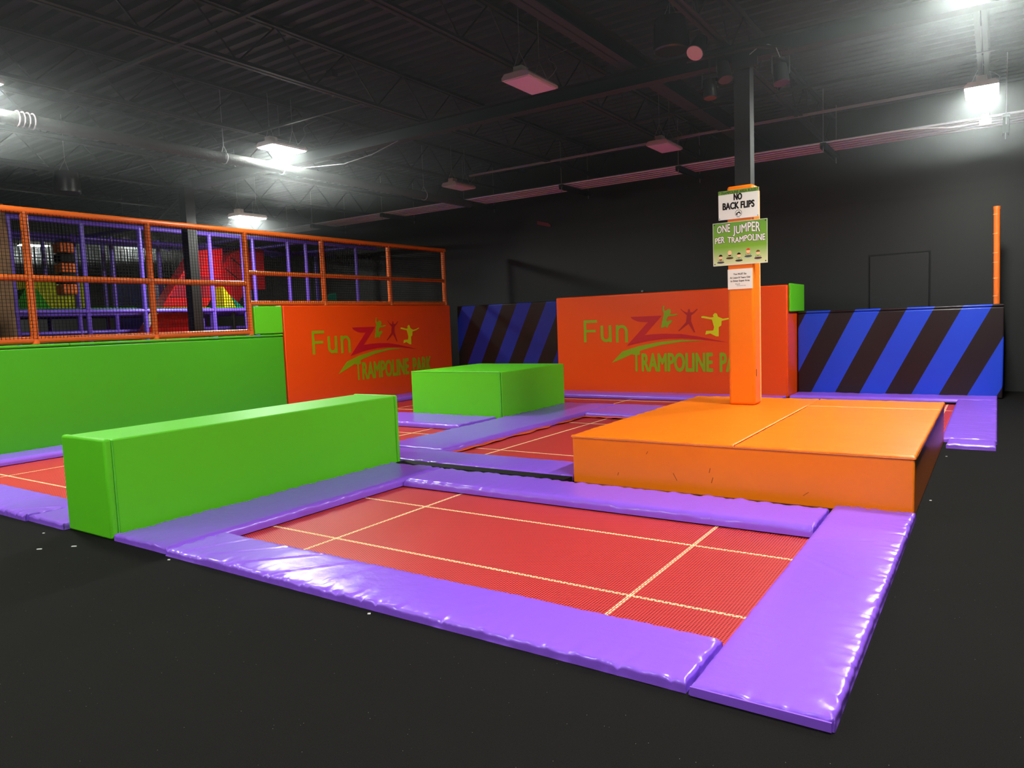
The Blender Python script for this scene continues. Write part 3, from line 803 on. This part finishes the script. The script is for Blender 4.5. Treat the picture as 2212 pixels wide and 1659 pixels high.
stage_light((-1.98, 8.326, 4.05), (.15, -.2, -1), .20, .085, 'black spotlight can right of the column', M_DARKL, 4.29)
stage_light((-2.86, 8.25, 4.52), (-.12, -.62, -.75), .22, .10, 'spotlight with round pinkish face tilted toward the viewer', M_PINKL, 5.115)
def light_bar():
    t = empty('clamp_bar', (-2.4, 8.3, 4.26), 'black crossbar clamped round the column carrying the spotlights', 'bracket')
    MB().tube((-3.0, 8.28, 4.40), (-2.2, 8.28, 4.38), .022, 8).tube((-2.2, 8.28, 4.38), (-1.9, 8.34, 4.30), .022, 8).build('tube', M_STEELB, t)
    MB().box(-2.5, -2.22, 8.30, 8.345, 4.2, 4.29).build('clamp', M_STEELB, t)
light_bar()
small_wire([(-2.3, 8.3, 4.32), (-2.2, 8.3, 4.38), (-2.1, 8.3, 4.38), (-2.02, 8.3, 4.33), (-1.98, 8.3, 4.22)], 'thin cable arching from the column to the right spotlight', .005)
def pendant(x, y, z0, z1, r, label):
    t = empty('pendant_speaker', (x, y, z0), label, 'speaker', 'hanging pendant speakers')
    n = 28
    prof = [(.86, z1), (.95, z1-.12), (1, z0+.05), (.98, z0+.015), (.90, z0), (.88, z0+.01)]
    m = MB()
    for (a, za), (b, zb) in zip(prof, prof[1:]):
        va = [(x+r*a*math.cos(2*math.pi*i/n), y+r*a*math.sin(2*math.pi*i/n), za) for i in range(n)]
        vb = [(x+r*b*math.cos(2*math.pi*i/n), y+r*b*math.sin(2*math.pi*i/n), zb) for i in range(n)]
        m.add(va+vb, [(i, (i+1) % n, n+(i+1) % n, n+i) for i in range(n)], True)
    m.build('cabinet', M_SPKR, t)
    MB().tube((x, y, z0+.004), (x, y, z0+.012), r*.88, n).build('grille', M_STEELB, t)
    m = MB()
    for i in range(3):
        a = 2*math.pi*i/3
        m.tube((x+r*.5*math.cos(a), y+r*.5*math.sin(a), z1), (x, y, z1+.2), .004, 4)
    m.tube((x, y, z1+.2), (x, y, 5.115), .004, 4)
    m.build('hanger_wire', M_STEELW, t)
pendant(-3.20, 8.30, 4.56, 4.92, .205, 'black bell shaped pendant speaker hanging left of the column top')
pendant(-12.6, 5.95, 3.86, 4.20, .20, 'dark pendant speaker hanging at the left above the railing')
tag(MB().box(-7.88, -7.76, 7.31, 7.41, 5.02, 5.118).build('smoke_detector', M_DUST), 'tiny pale box fixed under the roof deck', 'detector')

# orange padded pole on the striped pad, wall marks
def pole():
    t = empty('padded_pole', (-.02, 13.9, 1.497), 'upright orange padded pole standing on the right striped wall pad', 'pole')
    MB().tube((-.014, 13.9, 1.497), (-.034, 13.9, 2.98), .045, 14).build('sleeve', M_ORTUBE, t)
    MB().tube((-.034, 13.9, 2.98), (-.034, 13.9, 3.03), .05, 14).build('end_cap', M_ORTUBE, t)
    m = MB()
    for z in (1.62, 1.9, 2.15, 2.3, 2.6, 2.9): m.tube((-.02-.0135*(z-1.5), 13.9, z), (-.02-.0135*(z-1.5), 13.9, z+.008), .047, 14)
    m.build('tie_band', M_SEAM, t)
pole()
tag(MB().prism([(-9.14, 3.88), (-8.85, 3.80), (-8.77, 3.75), (-8.78, 3.70), (-9.14, 3.80)], lambda a, b, d: (a, BACK-d, b), .001, .03).build('red_marker', mat('dull_red', (130, 60, 66), .6, .3)), 'short dull red strip on the dark back wall', 'marker')
tag(MB().tube((-6.487, BACK-.001, 2.07), (-6.487, BACK-.06, 2.07), .02, 10).build('wall_hook', M_STEELW), 'small metal hook on the back wall above the rear orange panel', 'hook')

# ------------------------------------------------------------------ railing with net
def railing():
    X = -10.76; r = .048
    t = empty('safety_railing', (X, 8, 1.45), 'orange padded tube railing with black netting on top of the left wall', 'railing')
    P = [(2.75, 1.45), (4.50, 1.45), (6.18, 1.45), (7.89, 1.45), (9.60, 1.96), (11.43, 1.96), (13.26, 1.96)]
    for y, zb in P: MB().tube((X, y, zb), (X, y, 3.22), r, 14).build('post', M_ORTUBE, t)
    MB().tube((X, 1.0, 3.225), (X, 13.31, 3.225), r, 14).build('top_rail', M_ORTUBE, t)
    MB().tube((X, 1.0, 2.335), (X, 7.89, 2.335), r*.92, 12).build('mid_rail', M_ORTUBE, t)
    MB().tube((X, 7.89, 2.525), (X, 13.26, 2.525), r*.8, 12).build('mid_rail', M_ORTUBE, t)
    MB().tube((X, 1.0, 1.505), (X, 7.89, 1.505), r, 14).build('bottom_rail', M_ORTUBE, t)
    MB().tube((X, 7.89, 2.0), (X, 13.26, 2.0), r*.9, 14).build('bottom_rail', M_ORTUBE, t)
    for y, zb in P:
        MB().tube((X, y, zb), (X, y, zb+.10), r*1.12, 12).build('post_foot', M_ORTUBE, t)
    m = MB(); s = .0021; xn = X+.056; g = .047
    y = 1.5
    while y < 13.24:
        zb = 1.52 if y < 7.89 else 2.0
        sag = .008*math.sin(y*3)
        m.box(xn-s, xn+s, y-s, y+s, zb, 3.2); y += g
    z = 1.53
    while z < 3.2:
        ya = 1.5 if z < 2.0 else 1.5
        yb = 7.89 if z < 2.0 else 13.24
        m.box(xn-s, xn+s, ya, yb, z-s, z+s); z += g
    n = m.build('netting', M_NET, t); n['kind'] = 'stuff'
railing()

# ------------------------------------------------------------------ play structure beyond the railing
def playground():
    t = empty('play_structure', (-16, 9, 0), 'purple tube frame of an indoor playground behind the railing', 'play structure')
    front = [5.6, 6.79, 7.87, 9.39, 10.2, 10.47, 11.45, 11.98, 13.64]
    for y in front: MB().tube((-14, y, 0), (-14, y, 3.62), .045, 10).build('post', M_PTUBE if y > 9 else M_PTUBE, t)
    for y in (7.39, 8.14, 9.18, 10.39, 11.6, 12.75, 13.7): MB().tube((-15.6, y, 0), (-15.6, y, 3.62), .045, 10).build('post', M_PTUBE, t)
    for y in (6.4, 7.6, 8.87, 9.8, 11.4, 12.9, 14.2): MB().tube((-17.4, y, 0), (-17.4, y, 3.7), .045, 10).build('post', M_PTUBE, t)
    for x, z in ((-14, 2.0), (-14, 3.62), (-15.6, 3.55), (-17.4, 3.7), (-15.6, 2.0), (-17.4, 2.0), (-15.6, 1.62), (-14, 1.62)):
        if (x, z) == (-14, 1.62): continue
        MB().tube((x, 4.0, z), (x, 14.4, z), .045, 10).build('rail', M_PTUBE, t)
    for y in (5.6, 7.87, 10.47, 11.98, 13.64):
        MB().tube((-14, y, 3.62), (-17.4, y, 3.66), .045, 10).build('rail', M_PTUBE, t)
    MB().box(-17.3, -15.7, 4, 10.4, 2.05, 2.07).build('deck', M_TURF, t)
    MB().box(-14.5, -14.06, 4, 11.4, 2.05, 2.07).build('deck', M_TURF, t)
    m = MB(); g = .06; s = .004
    for x in (-14.0, -17.4):
        y = 4.0
        while y < 13.64: m.box(x-s, x+s, y-s, y+s, 2.05, 3.6); y += g
        z = 2.1
        while z < 3.6: m.box(x-s, x+s, 4.0, 13.64, z-s, z+s); z += g
    n = m.build('netting', M_NET, t); n['kind'] = 'stuff'
    f = lambda a, b, d: (d, a, b)
    # slides
    t = empty('chute_slide', (-15, 9.2, 1.2), 'steep flat red chute slide seen through the netting', 'slide')
    MB().prism([(7.03, 0), (8.73, 2.35), (9.43, 3.32), (10.09, 3.41), (9.99, 2.67), (8.1, 0)], f, -14.9, -14.55).build('chute', M_RED, t)
    MB().prism([(8.73, 2.30), (9.05, 2.74), (10.0, 2.74), (9.72, 2.30)], f, -14.549, -14.54).build('joint_band', M_REDD, t)
    t = empty('hood_slide', (-15.2, 10.8, 2.1), 'red slide with a rounded hood right of the black column', 'slide')
    MB().prism([(10.26, 2.93), (10.38, 3.12), (10.51, 3.27), (10.66, 3.41), (10.84, 3.50), (11.0, 3.53), (11.16, 3.53), (11.49, 3.50), (11.47, 2.54), (10.95, 2.53), (10.58, 2.08), (10.14, 2.40)], f, -15.5, -14.95).build('hood', M_RED, t)
    MB().tube((-15.2, 10.7, 0), (-15.2, 10.7, 2.3), .05, 10).build('support_post', M_STEELB, t)
    m = MB()
    for a, b in (((10.57, 3.26), (10.99, 2.95)), ((10.39, 3.0), (10.72, 2.77)), ((10.2, 2.40), (10.55, 2.15))):
        dy, dz = b[0]-a[0], b[1]-a[1]; L = math.hypot(dy, dz); ny, nz = -dz/L*.012, dy/L*.012
        m.prism([(a[0]+ny, a[1]+nz), (b[0]+ny, b[1]+nz), (b[0]-ny, b[1]-nz), (a[0]-ny, a[1]-nz)], f, -14.949, -14.94)
    m.build('groove', M_INK, t)
    t = empty('foam_steps', (-14.3, 9.9, 2.071), 'yellow and teal foam wedge at the foot of the red slides', 'foam wedge')
    MB().prism([(9.72, 2.072), (9.72, 2.52), (9.90, 2.30), (10.0, 2.072)], f, -14.48, -14.10).build('yellow_half', M_YELLOW, t)
    MB().prism([(9.92, 2.30), (10.18, 2.072), (10.01, 2.072)], f, -14.48, -14.10).build('teal_half', M_TEAL, t)
    # bag tower
    t = empty('punch_tower', (-14.6, 6.73, 2.071), 'hanging tower of orange and black bag segments at left behind the net', 'punching bag')
    for k, (za, zb) in enumerate(((2.33, 2.53), (2.54, 2.73), (2.74, 2.92), (2.93, 3.10), (3.11, 3.30))):
        rbox('bag_segment', M_ORTUBE if k % 2 == 0 else M_BLACKF, t, -14.75, -14.45, 6.60, 6.86, za, zb, .03)
    MB().tube((-14.6, 6.73, 3.3), (-14.6, 6.73, 3.62), .012, 6).build('strap', M_INK, t)
    t = empty('climbing_mound', (-16, 6.7, 2.071), 'green mound with yellow leafy netting behind the left railing', 'climbing wall')
    MB().prism([(6.2, 2.072), (6.42, 2.3), (6.56, 2.52), (6.77, 2.52), (6.95, 2.2), (7.05, 2.072)], f, -16.3, -15.9).build('mound', M_TURF, t)
    MB().box(-16.6, -16.5, 6.3, 8.0, 2.072, 2.75).build('leaf_screen', M_LEAF, t)
    n = 14
    t = MB()
    rings = []
    for k in range(14):
        z = k*.28; rr = .34 + .05*fold((z*1.3, 0), 3) + (.12 if k < 2 else 0)
        rings.append([(-13.1+rr*(1+.12*fold((i*.9, z*2), 5))*math.cos(2*math.pi*i/n), 4.86+rr*(1+.12*fold((i*.9, z*2), 5))*math.sin(2*math.pi*i/n), z) for i in range(n)])
    for a, b in zip(rings, rings[1:]): t.add(a+b, [(i, (i+1) % n, n+(i+1) % n, n+i) for i in range(n)], True)
    tag(t.build('tree_trunk', M_BARK), 'brown bark covered artificial trunk at the far left edge', 'tree trunk')
    tag(MB().box(-18.1, -18.0, 9.4, 10.2, 0, 2.9).build('divider_panel', M_BLUEP), 'flat blue grey panel standing behind the netting', 'panel')
    tag(MB().box(-18.6, -18.5, 10.3, 11.0, 0, 2.9).build('divider_panel', M_PAPER), 'pale panel edge behind the netting left of the red chute', 'panel')
    tag(MB().prism([(12.9, 1.2), (13.05, 2.35), (13.35, 2.45), (13.5, 1.2)], f, -14.7, -14.5).build('padded_fin', M_TEAL), 'dark teal padded fin low behind the right part of the railing', 'pad')
playground()

# ------------------------------------------------------------------ scattering layer under the roof, added to stand in for lens glare
def haze():
    m = bpy.data.materials.new('glare_haze'); m.use_nodes = True
    nt = m.node_tree; nt.nodes.remove(nt.nodes['Principled BSDF'])
    v = nt.nodes.new('ShaderNodeVolumeScatter'); v.inputs['Density'].default_value = .026; v.inputs['Anisotropy'].default_value = .35
    v.inputs['Color'].default_value = (.92, .97, 1, 1)
    nt.links.new(v.outputs[0], nt.nodes['Material Output'].inputs['Volume'])
    o = MB().box(-23.9, 6.4, -8.9, 14.85, 3.45, 5.1).build('glare_haze', m); o['kind'] = 'stuff'
    tag(o, 'thin scattering layer added under the roof for lens glare around the lamps', 'haze')
haze()

# ------------------------------------------------------------------ scraps on the floor
for i, (x, y, lab) in enumerate(((-5.70, 2.283, 'white paper scrap on the floor, left one of two near the green bar end'),
                                 (-5.531, 2.44, 'white paper scrap on the floor right below the corner of the green bar'),
                                 (-4.581, 2.60, 'tiny white scrap beside the left end of the front purple pad'),
                                 (-6.141, 2.50, 'tiny white crumb by the left foot of the green bar'),
                                 (-.407, 6.325, 'white crumb on the floor along the right side of the platform'),
                                 (-.40, 8.28, 'white crumb near the rear right platform corner'),
                                 (-2.717, 2.60, 'tiny white crumb at the middle of the front purple pad'))):
    L = .018 if i < 2 else .008
    a = .6
    m = MB().prism([(-L, -.004), (L, -.005), (L*.9, .005), (-L*.8, .004)], lambda p, q, d, x=x, y=y: (x+p*math.cos(a)-q*math.sin(a), y+p*math.sin(a)+q*math.cos(a), d), .0008, .006)
    tag(m.build('paper_scrap', M_SCRAP), lab, 'litter', 'white scraps on the floor')
